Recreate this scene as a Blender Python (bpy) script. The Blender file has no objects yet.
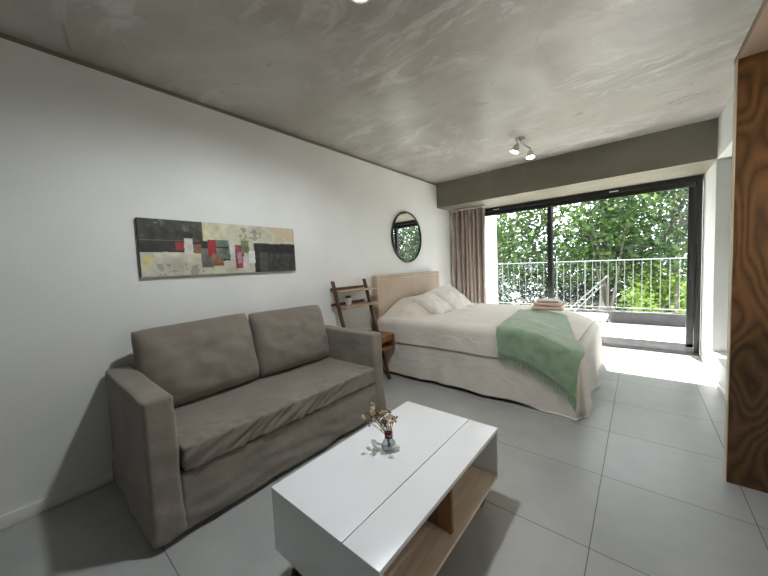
import bpy, bmesh, math, random
import numpy as np
from mathutils import Vector, Matrix, noise
random.seed(7)
sc = bpy.context.scene
COL = sc.collection
PI = math.pi

# ------------------------------------------------------------------ camera
def cam_rot(yaw, pitch, roll):
    f = Vector((-math.sin(yaw)*math.cos(pitch), math.cos(yaw)*math.cos(pitch), math.sin(pitch)))
    r = f.cross(Vector((0, 0, 1))).normalized(); u = r.cross(f)
    c, s = math.cos(roll), math.sin(roll)
    r2 = c*r + s*u; u2 = -s*r + c*u
    return Matrix((r2, u2, -f)).transposed()
cd = bpy.data.cameras.new('camera'); cam = bpy.data.objects.new('camera', cd); COL.objects.link(cam)
cam.matrix_world = Matrix.Translation((0, 0, 1.3)) @ cam_rot(math.radians(39.7557), math.radians(-3.6966), math.radians(-2.5792)).to_4x4()
cd.sensor_width = 36; cd.lens = 308.145*36/768; cd.shift_x = 0.0003; cd.shift_y = -0.002
cd.clip_start = 0.02; cd.clip_end = 200
sc.camera = cam

# ------------------------------------------------------------------ world, sun, exposure
w = bpy.data.worlds.new('sky'); sc.world = w; w.use_nodes = True
nt = w.node_tree; bg = nt.nodes['Background']
tc = nt.nodes.new('ShaderNodeTexCoord'); mp = nt.nodes.new('ShaderNodeMapping'); mp.inputs['Scale'].default_value = (1, 1, 2.5)
nz = nt.nodes.new('ShaderNodeTexNoise'); nz.inputs['Scale'].default_value = 2.2; nz.inputs['Detail'].default_value = 6
cr = nt.nodes.new('ShaderNodeValToRGB')
cr.color_ramp.elements[0].position = .35; cr.color_ramp.elements[0].color = (.62, .74, .9, 1)
cr.color_ramp.elements[1].position = .6; cr.color_ramp.elements[1].color = (.93, .97, 1, 1)
nt.links.new(tc.outputs['Generated'], mp.inputs[0]); nt.links.new(mp.outputs[0], nz.inputs['Vector'])
nt.links.new(nz.outputs['Fac'], cr.inputs[0]); nt.links.new(cr.outputs[0], bg.inputs['Color'])
bg.inputs['Strength'].default_value = 5.5
sd = bpy.data.lights.new('sun', 'SUN'); sun = bpy.data.objects.new('sun', sd); COL.objects.link(sun)
sd.energy = 34; sd.angle = math.radians(.6); sd.color = (1, .98, .95)
sun.rotation_euler = Vector((.35, -1, -1.72)).to_track_quat('-Z', 'Y').to_euler()
sun.location = (-3, 9, 12)
sc.view_settings.view_transform = 'Standard'; sc.view_settings.look = 'None'
sc.view_settings.exposure = 0.1; sc.view_settings.gamma = 1; sc.view_settings.use_curve_mapping = False
LAMP = 108          # ceiling downlights, watts

# ------------------------------------------------------------------ material helpers
def lin(c):
    return tuple(((v/255)/12.92 if v/255 <= .04045 else ((v/255+.055)/1.055)**2.4) for v in c) + (1,)
def mat(name, c, rough=.6, metal=0, spec=.5, c2=None, scale=8, detail=4, stretch=(1, 1, 1), bump=0, bscale=None, lo=.35, hi=.65, **kw):
    m = bpy.data.materials.new(name); m.use_nodes = True; n = m.node_tree.nodes; l = m.node_tree.links
    b = n['Principled BSDF']; b.inputs['Base Color'].default_value = lin(c)
    b.inputs['Roughness'].default_value = rough; b.inputs['Metallic'].default_value = metal
    b.inputs['Specular IOR Level'].default_value = spec
    for k, v in kw.items(): b.inputs[k.replace('_', ' ')].default_value = v
    t = n.new('ShaderNodeTexCoord'); p = n.new('ShaderNodeMapping'); p.inputs['Scale'].default_value = stretch
    l.new(t.outputs['Object'], p.inputs[0])
    if c2 is not None:
        z = n.new('ShaderNodeTexNoise'); z.inputs['Scale'].default_value = scale; z.inputs['Detail'].default_value = detail
        l.new(p.outputs[0], z.inputs['Vector'])
        r = n.new('ShaderNodeValToRGB'); r.color_ramp.elements[0].position = lo; r.color_ramp.elements[1].position = hi
        r.color_ramp.elements[0].color = lin(c); r.color_ramp.elements[1].color = lin(c2)
        l.new(z.outputs['Fac'], r.inputs[0]); l.new(r.outputs[0], b.inputs['Base Color'])
    if bump:
        z2 = n.new('ShaderNodeTexNoise'); z2.inputs['Scale'].default_value = bscale or scale; z2.inputs['Detail'].default_value = 5
        l.new(p.outputs[0], z2.inputs['Vector'])
        bp = n.new('ShaderNodeBump'); bp.inputs['Strength'].default_value = bump; bp.inputs['Distance'].default_value = .01
        l.new(z2.outputs['Fac'], bp.inputs['Height']); l.new(bp.outputs[0], b.inputs['Normal'])
    return m

def mat_weave(name, c, c2, thread=500, bump=.25, rough=.92, sheen=.25, large=5, fold=0):
    """woven cloth: fine warp and weft bump with slow tone variation"""
    m = mat(name, c, rough, c2=c2, scale=large, detail=5, spec=.2); n = m.node_tree.nodes; l = m.node_tree.links
    b = n['Principled BSDF']; b.inputs['Sheen Weight'].default_value = sheen
    t = n['Texture Coordinate']
    w1 = n.new('ShaderNodeTexWave'); w1.bands_direction = 'X'; w2 = n.new('ShaderNodeTexWave'); w2.bands_direction = 'Z'
    for q in (w1, w2):
        q.inputs['Scale'].default_value = thread/6.28; q.inputs['Distortion'].default_value = 2
        l.new(t.outputs['Object'], q.inputs['Vector'])
    nz = n.new('ShaderNodeTexNoise'); nz.inputs['Scale'].default_value = 35; nz.inputs['Detail'].default_value = 4
    l.new(t.outputs['Object'], nz.inputs['Vector'])
    a = n.new('ShaderNodeMath'); a.operation = 'ADD'; l.new(w1.outputs['Fac'], a.inputs[0]); l.new(w2.outputs['Fac'], a.inputs[1])
    if fold:
        mp = n.new('ShaderNodeMapping'); mp.inputs['Scale'].default_value = (1, .8, 1.6); mp.inputs['Rotation'].default_value = (.5, .3, .2); l.new(t.outputs['Object'], mp.inputs[0])
        nf = n.new('ShaderNodeTexNoise'); nf.inputs['Scale'].default_value = 5; nf.inputs['Detail'].default_value = 2; nf.inputs['Distortion'].default_value = .9; l.new(mp.outputs[0], nf.inputs['Vector'])
        b0 = n.new('ShaderNodeBump'); b0.inputs['Strength'].default_value = fold; b0.inputs['Distance'].default_value = .03; l.new(nf.outputs['Fac'], b0.inputs['Height'])
    a2 = n.new('ShaderNodeMath'); a2.operation = 'MULTIPLY_ADD'; l.new(nz.outputs['Fac'], a2.inputs[0]); a2.inputs[1].default_value = 4; l.new(a.outputs[0], a2.inputs[2])
    bp = n.new('ShaderNodeBump'); bp.inputs['Strength'].default_value = bump; bp.inputs['Distance'].default_value = .002
    l.new(a2.outputs[0], bp.inputs['Height']); l.new(bp.outputs[0], b.inputs['Normal'])
    if fold: l.new(b0.outputs[0], bp.inputs['Normal'])
    return m

def mat_floor():
    m = mat('floor_tile', (150, 150, 147), .3, spec=.45); n = m.node_tree.nodes; l = m.node_tree.links; b = n['Principled BSDF']
    t = n['Texture Coordinate']; sep = n.new('ShaderNodeSeparateXYZ'); l.new(t.outputs['Object'], sep.inputs[0])
    def M(op, a, b_=None, c_=None):
        q = n.new('ShaderNodeMath'); q.operation = op
        for i, v in enumerate((a, b_, c_)):
            if v is None: continue
            if isinstance(v, (int, float)): q.inputs[i].default_value = v
            else: l.new(v, q.inputs[i])
        return q.outputs[0]
    def dist(o, off, step):
        u = M('DIVIDE', M('SUBTRACT', o, off), step)
        fr = M('SUBTRACT', u, M('FLOOR', u))
        return M('MULTIPLY', M('MINIMUM', fr, M('SUBTRACT', 1., fr)), step), M('FLOOR', u)
    dx, ix = dist(sep.outputs['X'], -.165, 2.412); dx = M('MINIMUM', dx, M('ABSOLUTE', M('SUBTRACT', sep.outputs['X'], .438))); dy, iy = dist(sep.outputs['Y'], 2.15, .596)
    g = M('LESS_THAN', M('MINIMUM', dx, dy), .0018)
    cmb = n.new('ShaderNodeCombineXYZ'); l.new(ix, cmb.inputs[0]); l.new(iy, cmb.inputs[1])
    wn = n.new('ShaderNodeTexWhiteNoise'); l.new(cmb.outputs[0], wn.inputs['Vector'])
    nz = n.new('ShaderNodeTexNoise'); nz.inputs['Scale'].default_value = 3.5; nz.inputs['Detail'].default_value = 7; nz.inputs['Roughness'].default_value = .6
    l.new(t.outputs['Object'], nz.inputs['Vector'])
    v = M('ADD', M('MULTIPLY', wn.outputs['Value'], .18), nz.outputs['Fac'])
    r = n.new('ShaderNodeValToRGB'); r.color_ramp.elements[0].position = .3; r.color_ramp.elements[1].position = .85
    r.color_ramp.elements[0].color = lin((156, 157, 155)); r.color_ramp.elements[1].color = lin((174, 175, 173)); l.new(v, r.inputs[0])
    mx = n.new('ShaderNodeMix'); mx.data_type = 'RGBA'; l.new(g, mx.inputs['Factor']); l.new(r.outputs[0], mx.inputs['A']); mx.inputs['B'].default_value = lin((96, 94, 90))
    l.new(mx.outputs['Result'], b.inputs['Base Color'])
    rr = M('MULTIPLY_ADD', nz.outputs['Fac'], .2, .22); l.new(M('MAXIMUM', rr, M('MULTIPLY', g, .8)), b.inputs['Roughness'])
    bp = n.new('ShaderNodeBump'); bp.inputs['Strength'].default_value = .5; bp.inputs['Distance'].default_value = .002; bp.invert = True
    l.new(g, bp.inputs['Height']); l.new(bp.outputs[0], b.inputs['Normal'])
    return m

def mat_concrete(name, a, b_, c_, rough=.38):
    """trowelled concrete with cloudy patches and pale trowel streaks"""
    m = mat(name, a, rough, spec=.5); n = m.node_tree.nodes; l = m.node_tree.links; b = n['Principled BSDF']; t = n['Texture Coordinate']
    n1 = n.new('ShaderNodeTexNoise'); n1.inputs['Scale'].default_value = .9; n1.inputs['Detail'].default_value = 8; n1.inputs['Roughness'].default_value = .62; n1.inputs['Distortion'].default_value = .6
    l.new(t.outputs['Object'], n1.inputs['Vector'])
    r = n.new('ShaderNodeValToRGB'); r.color_ramp.elements[0].position = .34; r.color_ramp.elements[1].position = .68
    r.color_ramp.elements[0].color = lin(a); r.color_ramp.elements[1].color = lin(b_); l.new(n1.outputs['Fac'], r.inputs[0])
    mp = n.new('ShaderNodeMapping'); mp.inputs['Scale'].default_value = (.8, 2.0, 1); mp.inputs['Rotation'].default_value = (0, 0, .7); l.new(t.outputs['Object'], mp.inputs[0])
    n2 = n.new('ShaderNodeTexNoise'); n2.inputs['Scale'].default_value = 2.3; n2.inputs['Detail'].default_value = 10; n2.inputs['Roughness'].default_value = .72; n2.inputs['Distortion'].default_value = 1.4
    l.new(mp.outputs[0], n2.inputs['Vector'])
    r2 = n.new('ShaderNodeValToRGB'); r2.color_ramp.elements[0].position = .49; r2.color_ramp.elements[1].position = .66
    r2.color_ramp.elements[0].color = (0, 0, 0, 1); r2.color_ramp.elements[1].color = (.75, .75, .75, 1); l.new(n2.outputs['Fac'], r2.inputs[0])
    n3 = n.new('ShaderNodeTexNoise'); n3.inputs['Scale'].default_value = .75; n3.inputs['Detail'].default_value = 3; l.new(t.outputs['Object'], n3.inputs['Vector'])
    r3 = n.new('ShaderNodeMapRange'); r3.inputs['From Min'].default_value = .42; r3.inputs['From Max'].default_value = .66; l.new(n3.outputs['Fac'], r3.inputs['Value'])
    mk = n.new('ShaderNodeMath'); mk.operation = 'MULTIPLY'; l.new(r2.outputs[0], mk.inputs[0]); l.new(r3.outputs[0], mk.inputs[1])
    mx = n.new('ShaderNodeMix'); mx.data_type = 'RGBA'; l.new(mk.outputs[0], mx.inputs['Factor']); l.new(r.outputs[0], mx.inputs['A']); mx.inputs['B'].default_value = lin(c_)
    l.new(mx.outputs['Result'], b.inputs['Base Color'])
    q = n.new('ShaderNodeMath'); q.operation = 'MULTIPLY_ADD'; l.new(n2.outputs['Fac'], q.inputs[0]); q.inputs[1].default_value = -.5; q.inputs[2].default_value = rough+.2
    l.new(q.outputs[0], b.inputs['Roughness'])
    bp = n.new('ShaderNodeBump'); bp.inputs['Strength'].default_value = .25; bp.inputs['Distance'].default_value = .01
    l.new(n2.outputs['Fac'], bp.inputs['Height']); l.new(bp.outputs[0], b.inputs['Normal'])
    return m

def mat_wood(name, a, b_, scale=6, stretch=(1, 1, .12), dist=6, rough=.45, ring=True, knots=False):
    m = mat(name, a, rough, spec=.4); n = m.node_tree.nodes; l = m.node_tree.links; b = n['Principled BSDF']; t = n['Texture Coordinate']
    mp = n.new('ShaderNodeMapping'); mp.inputs['Scale'].default_value = stretch; l.new(t.outputs['Object'], mp.inputs[0])
    n0 = n.new('ShaderNodeTexNoise'); n0.inputs['Scale'].default_value = scale*.45; n0.inputs['Detail'].default_value = 1.5
    l.new(mp.outputs[0], n0.inputs['Vector'])
    s = n.new('ShaderNodeMath'); s.operation = 'MULTIPLY'; l.new(n0.outputs['Fac'], s.inputs[0]); s.inputs[1].default_value = dist*2
    fr = n.new('ShaderNodeMath'); fr.operation = 'PINGPONG'; l.new(s.outputs[0], fr.inputs[0]); fr.inputs[1].default_value = .5
    n1 = n.new('ShaderNodeTexNoise'); n1.inputs['Scale'].default_value = scale*6; n1.inputs['Detail'].default_value = 5; l.new(mp.outputs[0], n1.inputs['Vector'])
    ad = n.new('ShaderNodeMath'); ad.operation = 'MULTIPLY_ADD'; l.new(fr.outputs[0], ad.inputs[0]); ad.inputs[1].default_value = 1.4; 
    s2 = n.new('ShaderNodeMath'); s2.operation = 'MULTIPLY'; l.new(n1.outputs['Fac'], s2.inputs[0]); s2.inputs[1].default_value = .5; l.new(s2.outputs[0], ad.inputs[2])
    r = n.new('ShaderNodeValToRGB'); r.color_ramp.elements[0].position = .15; r.color_ramp.elements[1].position = .95
    r.color_ramp.elements[0].color = lin(a); r.color_ramp.elements[1].color = lin(b_); l.new(ad.outputs[0], r.inputs[0])
    out = r.outputs[0]
    l.new(out, b.inputs['Base Color'])
    return m

def mat_glass(name, rough=0, tint=(1, 1, 1, 1), refl=.08):
    m = bpy.data.materials.new(name); m.use_nodes = True; n = m.node_tree.nodes; l = m.node_tree.links; n.clear()
    o = n.new('ShaderNodeOutputMaterial'); t = n.new('ShaderNodeBsdfTransparent'); g = n.new('ShaderNodeBsdfGlossy'); mx = n.new('ShaderNodeMixShader')
    t.inputs[0].default_value = tint; g.inputs['Roughness'].default_value = rough
    lw = n.new('ShaderNodeLayerWeight'); lw.inputs['Blend'].default_value = .5
    pw_ = n.new('ShaderNodeMath'); pw_.operation = 'POWER'; l.new(lw.outputs['Facing'], pw_.inputs[0]); pw_.inputs[1].default_value = 5
    ml = n.new('ShaderNodeMath'); ml.operation = 'MULTIPLY_ADD'; l.new(pw_.outputs[0], ml.inputs[0]); ml.inputs[1].default_value = .5; ml.inputs[2].default_value = refl*.3
    l.new(ml.outputs[0], mx.inputs[0]); l.new(t.outputs[0], mx.inputs[1]); l.new(g.outputs[0], mx.inputs[2]); l.new(mx.outputs[0], o.inputs[0])
    return m
def mat_leaf(name, c, c2):
    m = bpy.data.materials.new(name); m.use_nodes = True; n = m.node_tree.nodes; l = m.node_tree.links; n.clear()
    o = n.new('ShaderNodeOutputMaterial'); d = n.new('ShaderNodeBsdfPrincipled'); tr = n.new('ShaderNodeBsdfTranslucent'); mx = n.new('ShaderNodeMixShader'); mx.inputs[0].default_value = .4
    geo = n.new('ShaderNodeNewGeometry'); r = n.new('ShaderNodeValToRGB'); r.color_ramp.elements[0].color = lin(c); r.color_ramp.elements[1].color = lin(c2)
    l.new(geo.outputs['Random Per Island'], r.inputs[0]); l.new(r.outputs[0], d.inputs['Base Color']); d.inputs['Roughness'].default_value = .4
    hs = n.new('ShaderNodeHueSaturation'); hs.inputs['Hue'].default_value = .49; hs.inputs['Saturation'].default_value = 1.0; hs.inputs['Value'].default_value = 1.0; l.new(r.outputs[0], hs.inputs['Color'])
    l.new(hs.outputs[0], tr.inputs[0]); l.new(d.outputs[0], mx.inputs[1]); l.new(tr.outputs[0], mx.inputs[2]); l.new(mx.outputs[0], o.inputs[0])
    return m
def mat_emit(name, c, s):
    m = bpy.data.materials.new(name); m.use_nodes = True; b = m.node_tree.nodes['Principled BSDF']
    b.inputs['Base Color'].default_value = lin(c); b.inputs['Emission Color'].default_value = lin(c); b.inputs['Emission Strength'].default_value = s
    return m

WHITE = mat('white_paint', (226, 227, 224), .75, c2=(220, 221, 217), scale=2, bump=.06, bscale=60, spec=.3)
TRIM = mat('white_trim', (225, 225, 222), .45)
FLOOR = mat_floor()
CONC = mat_concrete('concrete_ceiling', (156, 149, 140), (194, 191, 185), (244, 243, 241))
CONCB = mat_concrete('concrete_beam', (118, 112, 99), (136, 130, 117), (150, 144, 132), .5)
BLACK = mat('black_aluminium', (22, 23, 25), .35, spec=.5, c2=(30, 31, 33), scale=20)
GREYAL = mat('grey_aluminium', (100, 102, 104), .4, metal=.3, c2=(112, 114, 116), scale=15)
GLASS = mat_glass('window_glass')
PLY = mat_wood('plywood', (60, 42, 24), (106, 76, 44), scale=5.0, stretch=(1.7, 1, .62), dist=8, rough=.45)
PLYEDGE = mat('plywood_edge', (214, 200, 176), .6, c2=(190, 172, 142), scale=6, stretch=(1, 8, .5))
SOFA = mat_weave('taupe_slipcover', (124, 117, 107), (136, 128, 118), fold=.22)
SOFAC = mat_weave('taupe_cushion', (121, 112, 103), (132, 123, 113), fold=.16)
MELW = mat('white_melamine', (232, 233, 235), .32, c2=(228, 229, 231), scale=3, spec=.5)
OAK = mat_wood('pale_oak_board', (206, 188, 164), (226, 212, 192), scale=8, stretch=(2.5, .3, 2.5), dist=4, rough=.5)
OAKD = mat_wood('brown_oak_board', (116, 82, 56), (150, 112, 80), scale=8, stretch=(2.5, 2.5, .3), dist=4, rough=.5)
DARKP = mat('black_plastic', (24, 24, 25), .4, c2=(34, 34, 34), scale=30)
LADW = mat_wood('dark_walnut', (58, 38, 24), (96, 66, 42), scale=9, stretch=(2, 2, .25), dist=4)
LADB = mat_wood('honey_wood', (112, 76, 44), (150, 108, 68), scale=7, stretch=(2, .3, 2), dist=4)
LADS = mat_wood('light_shelf_wood', (150, 120, 96), (184, 156, 130), scale=8, stretch=(2, .3, 2), dist=4)
HEADB = mat_weave('beige_upholstery', (184, 166, 144), (194, 177, 156), thread=420)
DUVET = mat_weave('ivory_duvet', (206, 200, 191), (216, 211, 203), thread=600, bump=.15, large=3, fold=.4)
COVER = mat_weave('cream_coverlet', (210, 203, 193), (220, 214, 205), thread=600, bump=.15, large=3, fold=.4)
BEDBASE = mat_weave('grey_bed_base', (150, 144, 134), (158, 152, 142))
THROW = mat_weave('sage_green_wool', (122, 148, 120), (146, 170, 142), thread=260, bump=.5, sheen=.6, large=9)
FRINGE = mat('sage_green_fringe', (116, 144, 114), .95, c2=(142, 166, 138), scale=40)
PILLOW = mat_weave('oatmeal_linen', (224, 218, 209), (232, 227, 219), thread=380, bump=.35)
PEACH = mat('peach_terry', (244, 206, 186), .95, c2=(248, 216, 200), scale=60, bump=.8, bscale=300, Sheen_Weight=.4)
TWHITE = mat('pale_terry', (232, 222, 216), .95, c2=(240, 232, 228), scale=60, bump=.8, bscale=300, Sheen_Weight=.4)
CURT = mat_weave('taupe_curtain', (170, 156, 147), (184, 170, 161), thread=500, bump=.15)
MIRROR = mat('mirror_silver', (238, 240, 240), .01, metal=1)
RAILM = mat('pale_grey_enamel', (128, 136, 132), .6, c2=(120, 128, 124), scale=12)
BALC = mat('balcony_tile', (196, 194, 188), .6, c2=(208, 206, 201), scale=4, bump=.1)
KERB = mat('dark_kerb_concrete', (44, 44, 43), .8, c2=(56, 55, 54), scale=6, bump=.3, bscale=30)
CHROME = mat('satin_nickel', (190, 190, 188), .22, metal=1)
CLOTHW = mat_weave('white_canvas', (232, 230, 226), (240, 238, 235))
LAMPE = mat_emit('lamp_diffuser', (255, 248, 236), 30)
JARG = mat('frosted_jar', (196, 186, 176), .2, c2=(208, 198, 190), scale=20, Transmission_Weight=.35)
LIDD = mat('dark_lid', (52, 36, 30), .4)
PAPER = mat('white_paper', (226, 222, 214), .7, c2=(216, 212, 204), scale=20)
BLIND = mat('grey_roller_blind', (206, 208, 202), .8, c2=(212, 214, 208), scale=3, spec=.2)

# ------------------------------------------------------------------ mesh helpers
def mesh(name, v, f, m=None, parent=None, smooth=False, loc=None):
    me = bpy.data.meshes.new(name); me.from_pydata([tuple(p) for p in v], [], [tuple(q) for q in f]); me.update()
    if smooth: me.polygons.foreach_set('use_smooth', [True]*len(me.polygons))
    o = bpy.data.objects.new(name, me); COL.objects.link(o)
    if m: me.materials.append(m)
    if parent is not None:
        o.parent = parent
        if parent.location.length or any(parent.rotation_euler): o.matrix_parent_inverse = inv_of(parent)
    if loc: o.location = loc
    return o
def world_of(o):
    mm = Matrix.LocRotScale(o.location, o.rotation_euler, o.scale)
    return (world_of(o.parent) @ o.matrix_parent_inverse @ mm) if o.parent else mm
def inv_of(p): return world_of(p).inverted()
class B:
    """collects boxes, tubes and lathes into one mesh; coordinates are in the room"""
    def __init__(s): s.v = []; s.f = []
    def add(s, v, f): k = len(s.v); s.v += [Vector(p) for p in v]; s.f += [[i+k for i in q] for q in f]; return s
    def box(s, x0, x1, y0, y1, z0, z1, bev=0, rot=None, seg=2):
        bm = bmesh.new(); bmesh.ops.create_cube(bm, size=1)
        bmesh.ops.scale(bm, vec=(x1-x0, y1-y0, z1-z0), verts=bm.verts)
        if bev: bmesh.ops.bevel(bm, geom=list(bm.edges), offset=bev, segments=seg, affect='EDGES', profile=.6)
        c = Vector(((x0+x1)/2, (y0+y1)/2, (z0+z1)/2))
        bm.verts.index_update()
        vs = [((rot @ q.co) if rot else q.co.copy())+c for q in bm.verts]; s.add(vs, [[q.index for q in f.verts] for f in bm.faces]); bm.free(); return s
    def tube(s, pts, r, n=10, cap=True):
        pts = [Vector(p) for p in pts]; rs = r if isinstance(r, (list, tuple)) else [r]*len(pts)
        rings = []; prev = None
        for i, p in enumerate(pts):
            d = ((pts[i]-pts[i-1]) if i else Vector((0, 0, 0))) + ((pts[i+1]-pts[i]) if i < len(pts)-1 else Vector((0, 0, 0)))
            d.normalize()
            if prev is None: a = d.orthogonal().normalized()
            else: a = (prev - d*prev.dot(d)).normalized()
            prev = a; b = d.cross(a)
            rings.append([p + (a*math.cos(2*PI*k/n)+b*math.sin(2*PI*k/n))*rs[i] for k in range(n)])
        v = [q for ring in rings for q in ring]; f = []
        for i in range(len(rings)-1):
            for k in range(n): f.append([i*n+k, i*n+(k+1) % n, (i+1)*n+(k+1) % n, (i+1)*n+k])
        if cap: f.append(list(range(n))[::-1]); f.append([(len(rings)-1)*n+k for k in range(n)])
        return s.add(v, f)
    def lathe(s, c, prof, n=28, axis=None, ring=False):
        c = Vector(c); q = axis.to_track_quat('Z', 'Y') if axis else None
        v = []; f = []
        for (r, z) in prof:
            for k in range(n):
                p = Vector((r*math.cos(2*PI*k/n), r*math.sin(2*PI*k/n), z)); v.append(c + (q @ p if q else p))
        for i in range(len(prof)-1):
            for k in range(n): f.append([i*n+k, i*n+(k+1) % n, (i+1)*n+(k+1) % n, (i+1)*n+k])
        if ring:
            e = (len(prof)-1)*n
            for k in range(n): f.append([e+k, e+(k+1) % n, (k+1) % n, k])
        else: f.append(list(range(n))[::-1]); f.append([(len(prof)-1)*n+k for k in range(n)])
        return s.add(v, f)
    def build(s, name, m, parent=None, smooth=False):
        o = mesh(name, s.v, s.f, m, parent)
        if smooth:
            o.data.polygons.foreach_set('use_smooth', [True]*len(o.data.polygons)); o.data.set_sharp_from_angle(angle=math.radians(40))
        return o
def box(name, m, x0, x1, y0, y1, z0, z1, parent=None, bev=0): return B().box(x0, x1, y0, y1, z0, z1, bev).build(name, m, parent, smooth=bev > 0)
def tag(o, label=None, cat=None, group=None, kind=None):
    if label: o['label'] = label
    if cat: o['category'] = cat
    if group: o['group'] = group
    if kind: o['kind'] = kind
    return o
def thing(name, label, cat, loc=(0, 0, 0), rz=0, group=None):
    o = bpy.data.objects.new(name, None); COL.objects.link(o); o.location = loc; o.rotation_euler = (0, 0, rz); o.empty_display_size = .1
    return tag(o, label, cat, group)
def struct(o): o['kind'] = 'structure'; return o

def N(p, s=1., o=0.): return noise.noise(Vector(p)*s + Vector((o, o*1.7, o*.3)))
def softbox(x0, x1, y0, y1, z0, z1, r=.03, step=.03, disp=None):
    """densely gridded rounded box; disp(p, n) pushes the surface along its normal (cloth folds)"""
    lo = (x0, y0, z0); hi = (x1, y1, z1)
    ax = []
    for i in range(3):
        L, H = lo[i], hi[i]; rr = min(r, (H-L)/2*.98)
        e = [rr*(1-math.tan(math.radians(a))) for a in (45, 30, 15)]
        nn = max(1, int(round((H-L-2*rr)/step)))
        mid = [L+rr+(H-L-2*rr)*k/nn for k in range(nn+1)]
        ax.append([L+q for q in e]+mid+[H-q for q in e[::-1]])
    idx = {}; V = []; F = []
    def gv(i, j, k):
        key = (i, j, k)
        if key not in idx:
            p = Vector((ax[0][i], ax[1][j], ax[2][k]))
            c = Vector([min(max(p[t], lo[t]+min(r, (hi[t]-lo[t])/2*.98)), hi[t]-min(r, (hi[t]-lo[t])/2*.98)) for t in range(3)])
            n = (p-c).normalized(); q = c+n*r
            if disp: q = q+n*disp(q, n)
            idx[key] = len(V); V.append(q)
        return idx[key]
    na, nb, nc = len(ax[0])-1, len(ax[1])-1, len(ax[2])-1
    for i in range(na):
        for j in range(nb):
            F.append([gv(i, j, 0), gv(i, j+1, 0), gv(i+1, j+1, 0), gv(i+1, j, 0)]); F.append([gv(i, j, nc), gv(i+1, j, nc), gv(i+1, j+1, nc), gv(i, j+1, nc)])
    for i in range(na):
        for k in range(nc):
            F.append([gv(i, 0, k), gv(i+1, 0, k), gv(i+1, 0, k+1), gv(i, 0, k+1)]); F.append([gv(i, nb, k), gv(i, nb, k+1), gv(i+1, nb, k+1), gv(i+1, nb, k)])
    for j in range(nb):
        for k in range(nc):
            F.append([gv(0, j, k), gv(0, j, k+1), gv(0, j+1, k+1), gv(0, j+1, k)]); F.append([gv(na, j, k), gv(na, j+1, k), gv(na, j+1, k+1), gv(na, j, k+1)])
    return V, F
def pillow(w, h, t, n=26, seed=0., wr=.012, pinch=.09, pw=.42, rnd=0.):
    """stuffed cushion lying in its own XY plane, thickness along Z, corners drawn out"""
    V = []; F = []; top = {}; bot = {}
    for i in range(n+1):
        for j in range(n+1):
            u = -1+2*i/n; v = -1+2*j/n
            x = w/2*u*(1-pinch*(1-abs(v)**2)*abs(u)**2.5); y = h/2*v*(1-pinch*(1-abs(u)**2)*abs(v)**2.5)
            if rnd: k_ = 1-rnd*(u*v)**4; x *= k_; y *= k_
            b = max(0., (1-abs(u)**2.6))**pw*max(0., (1-abs(v)**2.6))**pw
            wv = wr*(N((u*1.6, v*1.6, 0), 1.6, seed)+.6*N((u*3, v*3, 3), 1.5, seed))*b
            edge = i in (0, n) or j in (0, n)
            top[i, j] = len(V); V.append(Vector((x, y, t/2*b+wv)))
            if edge: bot[i, j] = top[i, j]
            else: bot[i, j] = len(V); V.append(Vector((x, y, -t/2*b+wv*.6)))
    for i in range(n):
        for j in range(n):
            F.append([top[i, j], top[i+1, j], top[i+1, j+1], top[i, j+1]]); F.append([bot[i, j], bot[i, j+1], bot[i+1, j+1], bot[i+1, j]])
    return V, F
def place(V, loc, R): return [R @ p + Vector(loc) for p in V]
def frame_from(nrm, up):
    z = Vector(nrm).normalized(); y = (Vector(up)-z*Vector(up).dot(z)).normalized(); x = y.cross(z)
    return Matrix((x, y, z)).transposed()

# ------------------------------------------------------------------ room shell
XL, XR, ZC, YD, YB = -2.613, .598, 2.634, 5.45, 4.625
ZB = 2.235
struct(box('floor', FLOOR, XL-.1, 1.5, -2.6, YD+.12, -.15, 0))
struct(box('ceiling', CONC, XL-.2, 1.5, -2.6, YD+.09, ZC, ZC+.2))
struct(box('wall_left', WHITE, XL-.2, XL, -2.6, YD+.12, 0, ZC-.034))
struct(box('trim_1', CONCB, XL-.2, XL-.012, -2.6, YB, ZC-.034, ZC)).__setitem__('label', 'narrow shadow gap between white wall and concrete ceiling')
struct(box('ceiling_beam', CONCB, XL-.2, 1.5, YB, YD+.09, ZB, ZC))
struct(box('wall_front', WHITE, XL-.2, 1.5, -2.75, -2.6, 0, ZC))
# right wall with its recess (a side window closed by a grey blind)
rw = B()
rw.box(XR, XR+.4, 4.66, YD+.12, 0, ZB+.02)
rw.box(XR, XR+.4, 2.6, YB, 2.23, ZC)
rw.box(XR, XR+.4, 2.6, 4.66, 0, .25)
rw.box(XR, XR+.4, -2.6, 2.6, 2.32, ZC)
rw.box(XR+.28, XR+.4, 2.6, 4.66, .25, 2.23)
struct(rw.build('wall_right', WHITE))
wn_ = struct(box('window_1', TRIM, XR+.20, XR+.275, 2.62, 4.655, .252, 2.225))
box('roller_blind', BLIND, XR+.185, XR+.198, 2.66, 4.64, .30, 2.20, wn_)
struct(box('wall_niche', WHITE, 1.35, 1.5, -2.6, 2.5, 0, ZC))
struct(box('baseboard_left', TRIM, XL, XL+.014, -2.6, YD-.1, 0, .066, bev=.003))
struct(box('baseboard_right', TRIM, XR-.012, XR, 2.62, YD-.12, 0, .05, bev=.003))

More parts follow.
